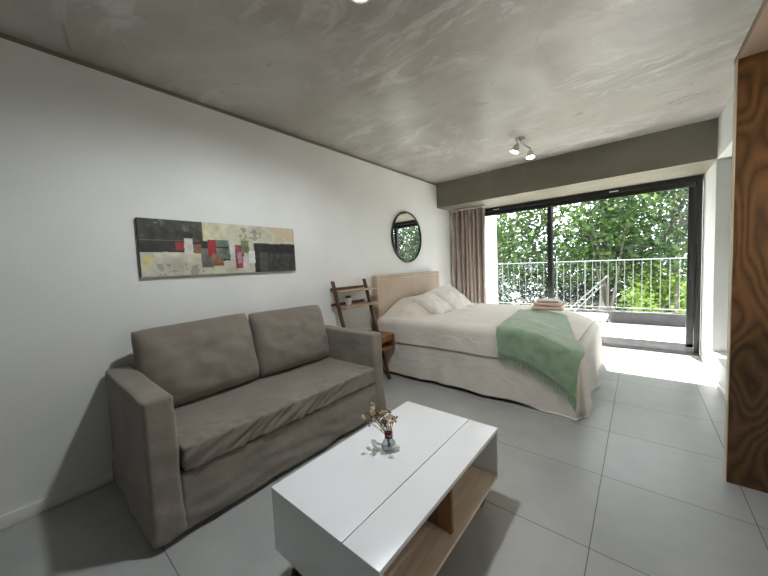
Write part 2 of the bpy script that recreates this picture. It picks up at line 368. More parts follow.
# plywood faced partition and the soffit that runs from it over the kitchenette
pp = thing('plywood_partition', 'tall knotty brown plywood panel at the right edge, from floor to soffit', 'wood panel', (.9, 2.53, 0))
box('plywood_face', PLY, .387, 1.35, 2.48, 2.498, .001, 2.285, pp)
box('panel_edge', PLYEDGE, .383, .3868, 2.482, 2.54, .001, 2.285, pp)['label'] = 'pale edge strip of the panel'
box('panel_core', WHITE, .387, 1.35, 2.499, 2.54, .001, 2.285, pp)
B().box(.389, 1.35, -2.59, 2.54, 2.2875, 2.308, .001).build('top_board', mat('plywood_underside', (152, 136, 120), .7, c2=(164, 148, 132), scale=3), pp)['label'] = 'pale plywood board roofing the niche'
B().box(.381, .3885, -2.59, 2.54, 2.286, 2.309, .001).build('board_edge', mat('brown_edge', (120, 108, 96), .7, c2=(134, 122, 110), scale=8), pp)
ct = thing('kitchen_counter', 'kitchen counter against the plywood panel, out at the right edge', 'counter', (1, 1.5, 0))
box('worktop', MELW, .60, 1.345, .2, 2.475, .93, .97, ct, .004)
box('cabinet', MELW, .64, 1.345, .22, 2.47, 0.001, .929, ct)

# balcony
struct(box('balcony_floor', BALC, XL-.3, 2.6, YD+.12, 7.8, -.17, -.02))
struct(box('threshold', BALC, XL, XR, YD-.14, YD+.12, -.001, .006)).location.z = .001
struct(box('balcony_wall_left', WHITE, XL-.3, XL+.02, YD+.125, 7.36, -.02, 3.4))
struct(box('balcony_kerb', KERB, XL-.3, 2.6, 7.55, 7.78, -.019, .205, bev=.006))

# railing
rl = thing('balcony_railing', 'pale metal railing with thin upright bars along the balcony edge', 'railing', (-.7, 7.62, .206))
B().tube([(-2.78, 7.62, 1.234), (2.5, 7.62, 1.198)], .010).build('top_rail', RAILM, rl, True)
B().tube([(-2.78, 7.62, .288), (2.5, 7.62, .272)], .009).build('bottom_rail', RAILM, rl, True)
for k in range(40):
    x = (-2.453+k*.1245)*1.0438
    if x > 2.45: break
    post = k % 13 == 0 or k == 9
    B().tube([(x, 7.62, .206 if post else .28), (x, 7.62, 1.215)], .010 if post else .0052, 8).build('railing_post' if post else 'baluster', RAILM, rl, True)

# sliding door
dr = thing('door_1', None, None, (-1, YD, 0)); struct(dr)
xf0, xf1, zt = -2.45, XR-.012, 2.245
fr = B(); fr.box(xf0, xf1, YD-.05, YD+.07, 2.175, zt-.012, .004); fr.box(xf0, xf0+.06, YD-.05, YD+.07, .03, 2.175, .004); fr.box(xf1-.055, xf1, YD-.05, YD+.07, .03, 2.175, .004)
fr.build('frame', BLACK, dr, True)
B().box(xf0, xf1, YD-.05, YD+.07, .008, .036, .004).build('bottom_track', GREYAL, dr, True)
def sash(x0, x1, y, nm):
    s = B(); s.box(x0, x1, y-.018, y+.018, 2.11, 2.174, .003); s.box(x0, x0+.066, y-.018, y+.018, .10, 2.11, .003); s.box(x1-.066, x1, y-.018, y+.018, .10, 2.11, .003)
    o = s.build(nm, BLACK, dr, True)
    B().box(x0, x1, y-.018, y+.018, .037, .145, .003).build('bottom_rail', GREYAL, o, True)
    box('pane', GLASS, x0+.05, x1-.05, y-.003, y+.003, .09, 2.12, o)
    return o
sash(xf0+.062, -1.05, YD+.03, 'fixed_sash')
s2 = sash(-1.12, xf1-.058, YD-.015, 'sliding_sash')
B().box(.475, .50, YD-.045, YD-.034, .98, 1.16, .004).box(.48, .495, YD-.036, YD-.032, 1.0, 1.14).build('handle', BLACK, s2, True)
for xx in (-1.95, -.33): B().box(xx, xx+.10, YD-.056, YD-.051, 2.185, 2.20).build('vent_cover', TRIM, dr)

# ------------------------------------------------------------------ trees beyond the balcony
LEAFS = [mat_leaf('leaf_bright', (34, 58, 26), (84, 112, 50)), mat_leaf('leaf_mid', (30, 50, 28), (70, 92, 54)), mat_leaf('leaf_dark', (24, 38, 26), (56, 72, 50)), mat_leaf('leaf_lime', (112, 142, 52), (166, 190, 92))]
BARK = mat('bark', (84, 76, 66), .9, c2=(116, 108, 96), scale=6, stretch=(1, 1, .3), bump=.8, bscale=14)
def tree(label, x, y, z0, ztop, cz, rx, ry, rzz, nl, size, lm, seed, clumps=30):
    nl = int(nl*1.5); size *= .78
    rg = np.random.default_rng(seed); rd = random.Random(seed)
    t = thing('tree', label, 'tree', (x, y, z0), 0, 'trees beyond the balcony railing')
    tr = B(); base = Vector((x, y, z0)); top = Vector((x+.3*rd.uniform(-1, 1), y, cz+rzz*.5))
    tp = [base, base.lerp(top, .3)+Vector((.12, 0, 0)), base.lerp(top, .65)+Vector((-.1, .1, 0)), top]
    tr.tube(tp, [.2, .16, .11, .04], 8)
    cc = []
    for k in range(clumps):
        d = Vector((rd.gauss(0, 1), rd.gauss(0, 1), rd.gauss(0, 1))).normalized()*rd.uniform(.35, 1)**.6
        c = Vector((x+d.x*rx, y+d.y*ry, cz+d.z*rzz)); cc.append(c)
        if k % 2 == 0:
            a = base.lerp(top, .45+.5*rd.random()); m_ = a.lerp(c, .5)+Vector((0, 0, .15))
            tr.tube([a, m_, c], [.045, .03, .012], 6)
    tr.build('trunk', BARK, t, True)
    C_ = np.array([tuple(c) for c in cc]); k = rg.integers(0, clumps, nl)
    cs = .36*np.array([rx, ry, rzz])
    P = C_[k] + np.clip(rg.normal(0, 1, (nl, 3)), -2, 2)*cs*.62
    U = rg.normal(0, 1, (nl, 3)); U[:, 2] *= .6; U /= np.linalg.norm(U, axis=1)[:, None]
    W = np.cross(U, rg.normal(0, 1, (nl, 3))); W /= np.linalg.norm(W, axis=1)[:, None]
    Q = np.cross(U, W)
    s = (size*rg.uniform(.6, 1.25, nl))[:, None]
    V = np.stack([P-U*s*.5, P-W*s*.3+Q*s*.08-U*s*.05, P+U*s*.55, P+W*s*.3+Q*s*.08-U*s*.05], 1).reshape(-1, 3)
    i = np.arange(nl)*4; F = np.concatenate([np.stack([i, i+1, i+2], 1), np.stack([i, i+2, i+3], 1)])
    me = bpy.data.meshes.new('foliage'); me.from_pydata(V.tolist(), [], F.tolist()); me.materials.append(lm)
    o = bpy.data.objects.new('foliage', me); COL.objects.link(o); o.parent = t; o.matrix_parent_inverse = inv_of(t)
G0 = -6.2
struct(box('garden_ground', mat('grass_ground', (84, 100, 60), .95, c2=(110, 112, 80), scale=.6), -40, 30, 7.7, 60, G0-.2, G0))
T = [('tree with pale trunk further right, seen past the door jamb', 3.6, 12.5, 5, 1.6, 1.5, 1.4, 2.2, 4200, .2, 1, 9),
     ('tall tree at the far right of the garden row', 6.2, 14.5, 5, 1.4, 1.9, 1.6, 2.6, 4200, .22, 0, 10),
     ('large leafy tree with bright foliage filling the left door pane', -4.6, 11.2, 5, 1.9, 2.1, 1.5, 2.3, 5200, .2, 0, 1),
     ('broad green tree with drooping bright leaves just right of the door post', -.9, 11.0, 5, 2.3, 2.0, 1.4, 1.7, 5000, .2, 0, 2),
     ('mottled tree with open grey-green crown in front of the right pane', .9, 12.2, 5, 2.1, 1.9, 1.4, 2.0, 3600, .17, 1, 3),
     ('dark grey-green tree low behind the left part of the railing', -3.4, 12.8, 4, -.2, 2.6, 1.5, 1.7, 5200, .19, 2, 4),
     ('dark tree low behind the middle of the railing', -.9, 13.6, 4, -.5, 2.4, 1.5, 1.7, 5200, .19, 2, 5),
     ('bushy lime green young tree low behind the right end of the railing', .55, 10.3, 3, .1, .75, .8, .85, 2200, .15, 3, 6),
     ('tall distant tree closing the view furthest to the left', -7.5, 16, 6, 1.5, 3.2, 2, 3.2, 5200, .26, 1, 7),
     ('distant dark tree closing the view furthest to the right', 2.2, 16.5, 6, 1.0, 3.0, 2, 2.9, 5200, .25, 2, 8)]
for lb, x, y, zt_, cz, rx, ry, rzz, nl, sz, lm, sd_ in T: tree(lb, x, y, G0, zt_, cz, rx, ry, rzz, nl, sz, LEAFS[lm], sd_)

# balcony chairs: canvas lounge chairs on crossed white tube frames
def lounge_chair(label, x, y, d):
    t = thing('balcony_chair', label, 'chair', (x, y, -.02), 0, 'balcony lounge chairs')
    X = lambda u: x+d*u
    for yy in (y-.27, y+.27):
        B().tube([(X(-.43), yy, -.012), (X(-.2), yy, .25), (X(.25), yy, .72), (X(.46), yy, .95)], .0065).build('back_bar', RAILM, t, True)
        B().tube([(X(-.30), yy, .08), (X(-.06), yy, .27), (X(.40), yy, .80)], .006).build('support_bar', RAILM, t, True)
        B().tube([(X(.44), yy, -.012), (X(.50), yy, .12), (X(.46), yy, .2), (X(-.40), yy, .29)], .008).build('seat_bar', RAILM, t, True)
    B().tube([(X(.46), y-.27, .95), (X(.46), y+.27, .95)], .008).build('top_bar', RAILM, t, True)
    B().tube([(X(-.40), y-.27, .29), (X(-.40), y+.27, .29)], .008).build('front_bar', RAILM, t, True)
    V, F = softbox(min(X(-.3), X(.48)), max(X(-.3), X(.48)), y-.25, y+.25, .215, .285, .033, .04, lambda p, n: .008*N(p, 9))
    mesh('seat_pad', V, F, CLOTHW, t, True)
lounge_chair('white tube lounge chair on the balcony, right one, its bars rising to the right', -.90, 6.5, 1)
lounge_chair('white tube lounge chair on the balcony, left one beside the white side wall', -1.885, 6.6, -1)

# ------------------------------------------------------------------ curtain
cu = thing('curtain', 'pleated taupe curtain hanging at the left side of the balcony door', 'curtain', (-2.3, 5.2, 0))
def curtain_mesh(x0, x1, y, z0, z1, n=190, m=44):
    V = []; F = []
    for j in range(m+1):
        z = z0+(z1-z0)*j/m; a = .046*(1-.55*max(0, (j/m-.86)/.14)); 
        for i in range(n+1):
            u = i/n; ph = u*2*PI*8+1.5*math.sin(u*9+1)+.25*math.sin(z*2.1+u*14)
            V.append((x0+(x1-x0)*u+.012*math.cos(ph*1)+.006*math.sin(z*3+u*20), y+a*math.sin(ph)+.01*math.sin(ph*2.3+z), z))
    for j in range(m):
        for i in range(n): k = j*(n+1)+i; F.append((k, k+1, k+n+2, k+n+1))
    return V, F
V, F = curtain_mesh(-2.600, -1.98, 5.08, .03, 2.13); o = mesh('drape', V, F, CURT, cu, True)
md = o.modifiers.new('solid', 'SOLIDIFY'); md.thickness = .003
V, F = curtain_mesh(-2.600, -1.98, 5.085, 2.10, 2.205, m=6); o = mesh('heading_tape', V, F, CURT, cu, True); md = o.modifiers.new('solid', 'SOLIDIFY'); md.thickness = .004
B().box(XL+.002, -1.97, 5.06, 5.11, 2.208, 2.232, .003).build('curtain_track', TRIM, cu, True)

# ------------------------------------------------------------------ lights in the ceiling
def downlight(x, y, label, watts=LAMP, vis=True):
    t = thing('downlight', label, 'ceiling light', (x, y, ZC), 0, 'recessed ceiling downlights')
    B().lathe((x, y, ZC-.012), [(.042, .003), (.055, 0), (.058, .004), (.058, .012), (.042, .012)], 28, None, True).build('trim_ring', TRIM, t, True)
    B().lathe((x, y, ZC-.010), [(.0405, .0), (.0405, .009)]).build('diffuser', LAMPE, t)
    l = bpy.data.lights.new('downlight_beam', 'SPOT'); l.energy = watts; l.spot_size = math.radians(172); l.spot_blend = .5; l.shadow_soft_size = .06; l.color = (.92, .97, 1)
    lo = bpy.data.objects.new('downlight_beam', l); COL.objects.link(lo); lo.location = (x, y, ZC-.03)
downlight(-1.05, 1.187, 'round ceiling downlight at the top edge, above the coffee table')
# niche light on the wall above the counter
l = bpy.data.lights.new('niche_lamp', 'AREA'); l.energy = 8; l.size = .1; l.color = (1, .8, .6)
lo = bpy.data.objects.new('niche_lamp', l); COL.objects.link(lo); lo.location = (1.28, 1.6, 1.6); lo.rotation_euler = (Vector((.5, 2.48, 1.6))-lo.location).to_track_quat('-Z', 'Y').to_euler()

sp = thing('ceiling_spotlight', 'small nickel ceiling spotlight with two lit heads near the beam', 'ceiling light', (-1.014, 3.66, ZC))
B().lathe((-1.014, 3.66, ZC-.018), [(.0, 0), (.045, 0), (.05, .006), (.05, .0175)]).build('base_plate', CHROME, sp, True)
B().tube([(-1.014, 3.66, ZC-.018), (-1.014, 3.66, ZC-.045)], .009).build('stem', CHROME, sp, True)
B().tube([(-1.02, 3.58, ZC-.047), (-.98, 3.94, ZC-.047)], .010).build('cross_arm', CHROME, sp, True)
for (hx, hy, ddx, ddy) in ((-1.02, 3.61, -.35, -.2), (-.98, 3.92, .1, -.2)):
    ax = Vector((ddx, ddy, -1)).normalized(); c0 = Vector((hx, hy, ZC-.055))
    B().tube([c0+Vector((0, 0, .012)), c0+ax*.03], .006).lathe(c0+ax*.02, [(.015, 0), (.028, .02), (.042, .075), (.046, .09), (.043, .09), (.039, .075), (.025, .02), (.012, .004)], 24, ax, True).build('lamp_head', CHROME, sp, True)
    B().lathe(c0+ax*.103, [(.041, 0), (.041, .004)], 20, ax).build('bulb', LAMPE, sp)
    l = bpy.data.lights.new('spot_beam', 'SPOT'); l.energy = 12; l.spot_size = math.radians(100); l.spot_blend = .7; l.shadow_soft_size = .04; l.color = (1, .93, .84)
    lo = bpy.data.objects.new('spot_beam', l); COL.objects.link(lo); lo.location = c0+ax*.12; lo.rotation_euler = ax.to_track_quat('-Z', 'Y').to_euler()

# ------------------------------------------------------------------ sofa
SF = -1.725
so = thing('sofa', 'two-seat sofa in taupe loose slipcover against the white wall', 'sofa', (-2.16, 1.19, 0))
def wr(p, n, a=.006, s=3.): return a*(N(p, s, 1)+.6*N((p[0]*1.3+p[2], p[1]*.8, p[2]*2), s*2.3, 5)+.25*N(p, s*6, 9))
def arm_d(p, n):
    d = wr(p, n, .005)
    low = max(0, .35-p[2])/.35
    d += .012*low*abs(N((p[0]*2, p[1]*2, p[2]*5+p[1]*3), 3.2, 4))*2 - .002 + .012*low*low
    return d
V, F = softbox(-2.59, SF,   .324, .460, .03, .735, .024, .022, arm_d); mesh('arm', V, F, SOFA, so, True)
V, F = softbox(-2.59, SF, 1.905, 2.022, .03, .735, .022, .022, arm_d); mesh('arm', V, F, SOFA, so, True)
V, F = softbox(-2.595, -2.44, .464, 1.903, .05, .70, .03, .03, lambda p, n: wr(p, n, .006)); mesh('back_rest', V, F, SOFA, so, True)
def skirt_d(p, n):
    low = max(0, .30-p[2])/.3
    return wr(p, n, .006)+.016*N((p[0], p[1]*1.2+p[2]*1.6, p[2]*3.0), 6, 3)*low+.012*low
V, F = softbox(-2.43, SF-.004, .455, 1.912, .035, .320, .015, .016, skirt_d); mesh('skirt', V, F, SOFA, so, True)
def seat_d(p, n):
    f = max(0, min(1, (p[0]+2.05)/.3)); fr_ = 1 if p[0] > SF-.05 else 0
    dg = N((p[0]*1.0, (p[1]*1.0-p[2]*2.2)*1.7+p[0]*1.2, p[2]*1.2+p[0]*2.), 11, 2)
    return wr(p, n, .003)+f*.009*dg + fr_*.012*N((0, (p[1]-p[2]*1.6)*2.1, p[2]), 13, 8)
V, F = softbox(-2.42, SF+.010, .470, 1.897, .326, .452, .014, .013, seat_d); mesh('seat_cushion', V, F, SOFAC, so, True)
B().box(-2.55, SF-.05, .40, 1.98, .0005, .04).build('base_rail', DARKP, so)
# loose back cushions
def back_cushion(label, yc, w_, seed, tilt, h=.52, roll=0., zc=.0):
    V, F = pillow(w_, h, .25, 40, seed, .018, .03, .42, .05)
    R = frame_from((1, 0, math.sin(tilt)/math.cos(tilt)), (0, 0, 1)) @ Matrix.Rotation(roll, 3, 'Z')
    nrm = R @ Vector((0, 0, 1)); up = R @ Vector((0, 1, 0))
    c = Vector((-2.305, yc, .455))+up*(h/2)+nrm*.0+Vector((0, 0, zc))
    t = mesh('sofa_cushion', place(V, (0, 0, 0), R), F, SOFAC, None, True, loc=tuple(c)); tag(t, label, 'cushion', 'sofa back cushions')
    return t
back_cushion('plump taupe back cushion on the left half of the sofa', .825, .765, 3., .27, .545, 0.02)
back_cushion('plump taupe back cushion on the right half of the sofa', 1.545, .735, 11., .27, .535, -.015)

# ------------------------------------------------------------------ coffee table
tb = thing('coffee_table', 'white rectangular coffee table with split top and open oak shelf', 'coffee table', (-.87, 1.1, 0))
tx0, tx1, ty0, ty1, tz = -1.157, -.572, .610, 1.580, .42
th = .018
B().box(tx0, -.7335, ty0, ty1, tz-th, tz, .0015).build('lid_panel', MELW, tb, True)
B().box(-.7300, tx1, ty0, ty1, tz-th, tz, .0015).build('front_top_panel', MELW, tb, True)
B().box(tx0, tx1, ty0+.001, ty0+.019, .15, tz-th-.001, .001).build('end_panel', MELW, tb, True)
B().box(tx0, tx1, ty1-.019, ty1-.001, .15, tz-th-.001, .001).build('end_panel', MELW, tb, True)
B().box(tx0, tx0+.018, ty0+.019, ty1-.019, .15, tz-th-.001, .001).build('side_panel', MELW, tb, True)
B().box(tx0+.018, tx1, ty0+.019, ty1-.019, .15, .168, .001).build('bottom_shelf', OAK, tb, True)
B().box(-.88, tx1-.025, 1.09, 1.108, .168, tz-th-.001, .001).build('divider', OAKD, tb, True)
B().box(-.90, -.88, ty0+.019, ty1-.019, .168, tz-th-.001, .001).build('back_board', OAKD, tb, True)
for (x, y) in ((tx0+.07, ty0+.07), (tx0+.07, ty1-.07), (tx1-.07, ty0+.07), (tx1-.07, ty1-.07)):
    c = B().box(x-.025, x+.025, y-.025, y+.025, .144, .1495, .001).build('caster', CHROME, tb, True)
    B().box(x-.014, x-.010, y-.02, y+.02, .05, .144).box(x+.010, x+.014, y-.02, y+.02, .05, .144).build('fork', CHROME, c, True)
    B().lathe((x-.009, y, .0455), [(.03, 0), (.045, .003), (.045, .015), (.03, .018)], 28, Vector((1, 0, 0))).build('wheel', DARKP, c, True)

# vase with dried flowers
vx, vy, vz = -.925, 1.098, tz+.0005
GL2 = mat_glass('vase_glass', .02, (.88, .92, .93, 1), .5)
va = thing('flower_vase', 'small glass vase of dried flowers on the white coffee table', 'vase', (vx, vy, vz))
B().lathe((vx, vy, vz), [(.026, 0), (.033, .004), (.036, .02), (.031, .038), (.019, .054), (.016, .064), (.022, .076), (.0205, .076), (.0145, .064), (.0175, .053), (.0295, .037), (.034, .02), (.030, .007), (.001, .006)], 32).build('glass_vase', GL2, va, True)
B().lathe((vx, vy, vz), [(.0175, .057), (.0195, .059), (.0195, .067), (.0175, .069)], 20, None, True).build('ribbon', mat('dark_red_ribbon', (120, 40, 40), .6, c2=(90, 28, 30), scale=60), va, True)
rd = random.Random(3)
STEM = mat('dry_stem', (120, 106, 74), .8); FLW = mat('dry_cream_flower', (206, 190, 160), .9, c2=(186, 164, 128), scale=80); FLP = mat('dry_dark_flower', (96, 78, 72), .9, c2=(140, 120, 108), scale=80); FLR = mat('dry_red_flower', (140, 52, 48), .9)
fw = thing('dried_bouquet', 'dried flower bouquet held in the little glass vase', 'flowers', (vx, vy, vz+.01))
va_st = B(); heads = [B(), B(), B()]
for k in range(34):
    ang = rd.uniform(0, 2*PI); sp_ = rd.uniform(.01, .05); hgt = rd.uniform(.11, .19)
    if k < 13: ang = math.radians(205)+rd.uniform(-.6, .6); sp_ = rd.uniform(.05, .12); hgt = rd.uniform(.12, .21)
    e = Vector((vx+math.cos(ang)*sp_, vy+math.sin(ang)*sp_, vz+hgt)); a = Vector((vx+rd.uniform(-.006, .006), vy+rd.uniform(-.006, .006), vz+.012)); m_ = Vector((vx+.12*(e.x-vx), vy+.12*(e.y-vy), vz+.07))
    va_st.tube([a, m_, m_.lerp(e, .55)+Vector((0, 0, .006)), e], [.0009]*4, 5)
    H = heads[0 if k % 3 else 1]
    for q in range(rd.randint(4, 8)):
        c = e+Vector((rd.uniform(-.009, .009), rd.uniform(-.009, .009), rd.uniform(-.012, .008))); d = Vector((rd.uniform(-1, 1), rd.uniform(-1, 1), rd.uniform(0, 1))).normalized()
        H.lathe(c, [(.0008, -.006), (.0042, -.002), (.0038, .003), (.0008, .007)], 6, d)
for k in range(10):
    an = rd.uniform(0, 6.28); c = Vector((vx+.014*math.cos(an), vy+.014*math.sin(an), vz+.078+rd.uniform(-.004, .012))); heads[2].lathe(c, [(.001, -.005), (.006, -.001), (.005, .004), (.001, .007)], 7, Vector((rd.uniform(-1, 1), rd.uniform(-1, 1), .6)))
va_st.build('stems', STEM, fw, True); tag(heads[0].build('cream_flowers', FLW, fw, True), kind='stuff'); tag(heads[1].build('seed_heads', FLP, fw, True), kind='stuff'); heads[2].build('red_flowers', FLR, fw, True)

# ------------------------------------------------------------------ painting
pt = thing('canvas_painting', 'long abstract canvas painting in black, cream and red above the sofa', 'painting', (XL+.02, 1.16, 1.5))
py0, py1, pz0, pz1 = .560, 1.776, 1.300, 1.702
box('canvas', mat('canvas_edge', (46, 42, 38), .8, c2=(88, 84, 76), scale=9), XL+.001, XL+.030, py0, py1, pz0, pz1, pt, .002)
def painting():
    nx, nz_ = 330, 108
    U, Vv = np.meshgrid(np.linspace(0, 1, nx+1), np.linspace(0, 1, nz_+1))     # u along the wall, v downwards
    def fbm(s, off):
        return np.array([noise.fractal(Vector((u*3.07*s, v*s, off)), 1., 2., 5) for u, v in zip(U.ravel(), Vv.ravel())]).reshape(U.shape)
    f1, f2, f3 = fbm(3, 1.), fbm(9, 5.), fbm(2, 9.)
    U0 = U; U = np.interp(U, [0, .173, .228, .27, .328, .405, .445, .49, .53, .586, .625, .665, .70, .77, 1], [0, .235, .315, .355, .425, .5, .54, .585, .625, .668, .705, .745, .8, .86, 1])
    C = np.zeros(U.shape+(3,)); C[:] = (190, 187, 170); C += (f1*22+f2*14)[..., None]
    C[..., 2] -= (np.clip(f3, 0, 1)*22)
    def R(u0, u1, v0, v1, c, tex=10, j=.003):
        uu = U+f2*j; vv = Vv+f1*j*3
        m = (uu > u0) & (uu < u1) & (vv > v0) & (vv < v1)
        C[m] = np.array(c)+(f2*tex+f1*tex)[m][:, None]
    R(-.1, .355, -.1, .36, (44, 42, 40), 22); R(.355, .425, -.1, .5, (66, 60, 50), 16); R(-.1, .50, .36, .58, (32, 30, 30), 14); R(-.1, .40, .355, .375, (86, 82, 74), 8)
    m = (U > .02) & (U < .34) & (Vv < .30) & (f1 > .12); C[m] += 34
    R(.74, 1.1, .385, 1.1, (34, 33, 33), 16); R(.74, 1.1, .37, .40, (60, 56, 50), 8); R(.80, .855, .56, 1.1, (78, 76, 72), 10); R(.86, 1.1, .60, 1.1, (58, 57, 56), 22)
    m = (U > .40) & (U < .55) & (Vv < .3); C[m] = C[m]*np.array((1., .99, .9))
    m = (U > .65) & (U < .82) & (Vv > .05) & (Vv < .32) & (f2 > .05); C[m] = C[m]*.5+45
    m = (U > .33) & (U < .42) & (Vv > .8) & (f2 > -.05); C[m] = C[m]*.5+50
    m = (U > .86) & (Vv < .3) & (f1 > .0); C[m] = C[m]*.55+np.array((86, 70, 56))
    m = ((U-.045)**2*9+(Vv-.72)**2 < .008); C[m] = C[m]*.5+np.array((106, 96, 44))
    m = (U > .10) & (U < .32) & (Vv > .78) & (f2 > .1); C[m] = C[m]*.7+20
    R(.235, .315, .40, .55, (142, 36, 40), 12); R(.305, .355, .32, .62, (196, 194, 188), 14); R(.36, .41, .42, .60, (122, 84, 54), 14)
    R(.405, .475, .50, .86, (104, 100, 96), 18); R(.45, .50, .33, .66, (140, 30, 38), 14); R(.475, .54, .60, .84, (132, 86, 56), 30)
    R(.50, .585, .33, .70, (96, 112, 100), 30); R(.50, .585, .46, .49, (38, 38, 38), 6); R(.585, .625, .40, .66, (186, 194, 182), 16)
    R(.62, .668, .42, .90, (132, 58, 74), 22); R(.632, .655, .56, .80, (176, 130, 140), 14); R(.655, .705, .32, .58, (116, 124, 100), 26)
    R(.70, .745, .54, .80, (206, 214, 206), 12); R(.66, .70, .66, .90, (206, 186, 190), 14); R(.54, .585, .70, .74, (40, 40, 38), 5)
    C = np.clip(C, 8, 235)/255.; L = np.where(C <= .04045, C/12.92, ((C+.055)/1.055)**2.4)
    X = XL+.0308+np.clip(f2, -.5, .5)*.0012
    P = np.stack([X, py0+.001+(py1-py0-.002)*U0, pz1-.001-(pz1-pz0-.002)*Vv], -1).reshape(-1, 3)
    F = []
    for j in range(nz_):
        for i in range(nx): k = j*(nx+1)+i; F.append((k, k+nx+1, k+nx+2, k+1))
    m = mat('oil_paint', (200, 200, 180), .5); at = m.node_tree.nodes.new('ShaderNodeAttribute'); at.attribute_name = 'paint'
    m.node_tree.links.new(at.outputs['Color'], m.node_tree.nodes['Principled BSDF'].inputs['Base Color'])
    o = mesh('painted_surface', P.tolist(), F, m, pt, True)
    a = o.data.color_attributes.new('paint', 'FLOAT_COLOR', 'POINT'); a.data.foreach_set('color', np.concatenate([L.reshape(-1, 3), np.ones((L.shape[0]*L.shape[1], 1))], 1).ravel())
painting()

# ------------------------------------------------------------------ mirror
mi = thing('round_mirror', 'round wall mirror in a thin black frame above the bed head', 'mirror', (XL+.02, 3.705, 1.71))
MC = (XL+.002, 3.705, 1.710)
B().lathe(MC, [(.345, 0), (.362, 0), (.366, .006), (.366, .026), (.360, .030), (.350, .030), (.347, .024), (.345, .02)], 72, Vector((1, 0, 0)), True).build('mirror_frame', BLACK, mi, True)
B().lathe((XL+.003, MC[1], MC[2]), [(.3455, 0), (.3455, .015)], 72, Vector((1, 0, 0))).build('mirror_glass', MIRROR, mi)

# ------------------------------------------------------------------ ladder shelf
ls = thing('ladder_shelf', 'leaning wooden ladder shelf with box drawer between sofa and bed', 'shelf', (-2.4, 2.44, 0))
def railx(z): return -2.212-(z/1.165)*.33
for y in (2.195, 2.69):
    a = Vector((railx(0.0), y, .004)); b = Vector((railx(1.165), y, 1.165)); d = (b-a)
    R = Matrix.Rotation(-math.atan2(d.x, d.z)*-1, 3, 'Y')
    v = []
    for z, q in ((0, a), (1, b)):
        for sx, sy in ((-1, -1), (1, -1), (1, 1), (-1, 1)): v.append((q.x+sx*.018, q.y+sy*.012, q.z))
    B().add(v, [(3, 2, 1, 0), (4, 5, 6, 7), (0, 1, 5, 4), (1, 2, 6, 5), (2, 3, 7, 6), (3, 0, 4, 7)]).build('rail', LADW, ls)
B().box(-2.605, -2.40, 2.215, 2.765, 1.040, 1.058, .002).build('shelf_board', LADS, ls, True)
B().box(-2.605, -2.37, 2.215, 2.80, .868, .886, .002).build('shelf_board', LADS, ls, True)
for z in (1.058, .886): B().box(XL+.005, XL+.017, 2.215, 2.74, z, z+.03, .001).build('shelf_lip', LADW, ls, True)
bx = B(); bx.box(-2.605, -2.20, 2.15, 2.80, .50, .52, .002); bx.box(-2.605, -2.20, 2.15, 2.80, .36, .378, .002); bx.box(-2.605, -2.20, 2.15, 2.168, .378, .50); bx.box(-2.605, -2.20, 2.782, 2.80, .378, .50); bx.box(-2.605, -2.59, 2.168, 2.782, .378, .50)
bx.build('box_compartment', LADB, ls, True)
B().box(-2.24, -2.205, 2.172, 2.778, .445, .498, .002).build('drawer_front', LADB, ls, True)
for y in (2.19, 2.75): B().tube([(-2.58, y, .36), (-2.59, y, .003)], .012).build('rear_leg', LADW, ls, True)
cj = thing('candle_jar', 'small pale glass jar with a dark lid on the ladder shelf', 'jar', (-2.47, 2.35, .887))
B().lathe((-2.47, 2.35, .8865), [(.030, 0), (.036, .004), (.036, .08), (.030, .088)], 24).build('jar_body', JARG, cj, True)
B().lathe((-2.47, 2.35, .975), [(.032, 0), (.034, .002), (.034, .02), (.03, .023)], 24).build('lid', LIDD, cj, True)
tag(B().box(-2.42, -2.27, 2.42, 2.64, .5205, .540, .003).build('notebook', PAPER, None, True), 'white notebook lying on top of the ladder shelf box', 'book')

# ------------------------------------------------------------------ bed
bd = thing('bed', 'double bed with beige upholstered headboard and ivory bedding', 'bed', (-1.45, 3.7, 0))
BX0, BX1, BY0, BY1, ZM = -2.47, -.43, 2.90, 4.48, .66
V, F = softbox(-2.60, -2.50, 2.885, 4.43, .02, 1.19, .018, .04, lambda p, n: .002*N(p, 5)); mesh('headboard', V, F, HEADB, bd, True)
pb = B()
for (a, b_) in (((-2.502, 2.945, .3), (-2.502, 2.945, 1.13)), ((-2.502, 2.945, 1.13), (-2.502, 4.37, 1.13)), ((-2.502, 4.37, 1.13), (-2.502, 4.37, .3))): pb.tube([a, b_], .006, 8)
pb.build('piping', HEADB, bd, True)
nb = B()
for k in range(64): nb.lathe((-2.5015, 2.92+k*.0236, 1.165), [(.0065, 0), (.005, .003), (.001, .005)], 8, Vector((1, 0, 0)))
for k in range(34): nb.lathe((-2.5015, 2.912, 1.14-k*.0245), [(.0065, 0), (.005, .003), (.001, .005)], 8, Vector((1, 0, 0)))
nb.build('nail_trim', mat('brass_nails', (150, 130, 104), .45, metal=.4), bd, True)
box('bed_base', BEDBASE, -2.50, -.47, 2.94, 4.44, .05, .34, bd, .02)
for (x, y) in ((-2.4, 3.0), (-2.4, 4.4), (-.55, 3.0), (-.55, 4.4)): B().tube([(x, y, .002), (x, y, .05)], .025).build('foot', DARKP, bd, True)
box('mattress', DUVET, -2.48, -.70, 2.95, 4.42, .345, .585, bd, .05)
def topz(x, y):
    hx = max(0., min(1., (-1.98-x)/.28)); hx = hx*hx*(3-2*hx)
    ey = max(0., min(1., (y-BY0)/.55)); ey = math.sin(ey*PI/2)**1.2
    ey2 = max(0., min(1., (BY1+.05-y)/.3))
    fx = max(0., min(1., (x+.95)/.52)); fx = fx*fx
    return ZM+.19*hx*ey*ey2-.15*fx+.010*N((x, y, 0), 2.2, 3)+.004*N((x, y, 0), 8, 4)
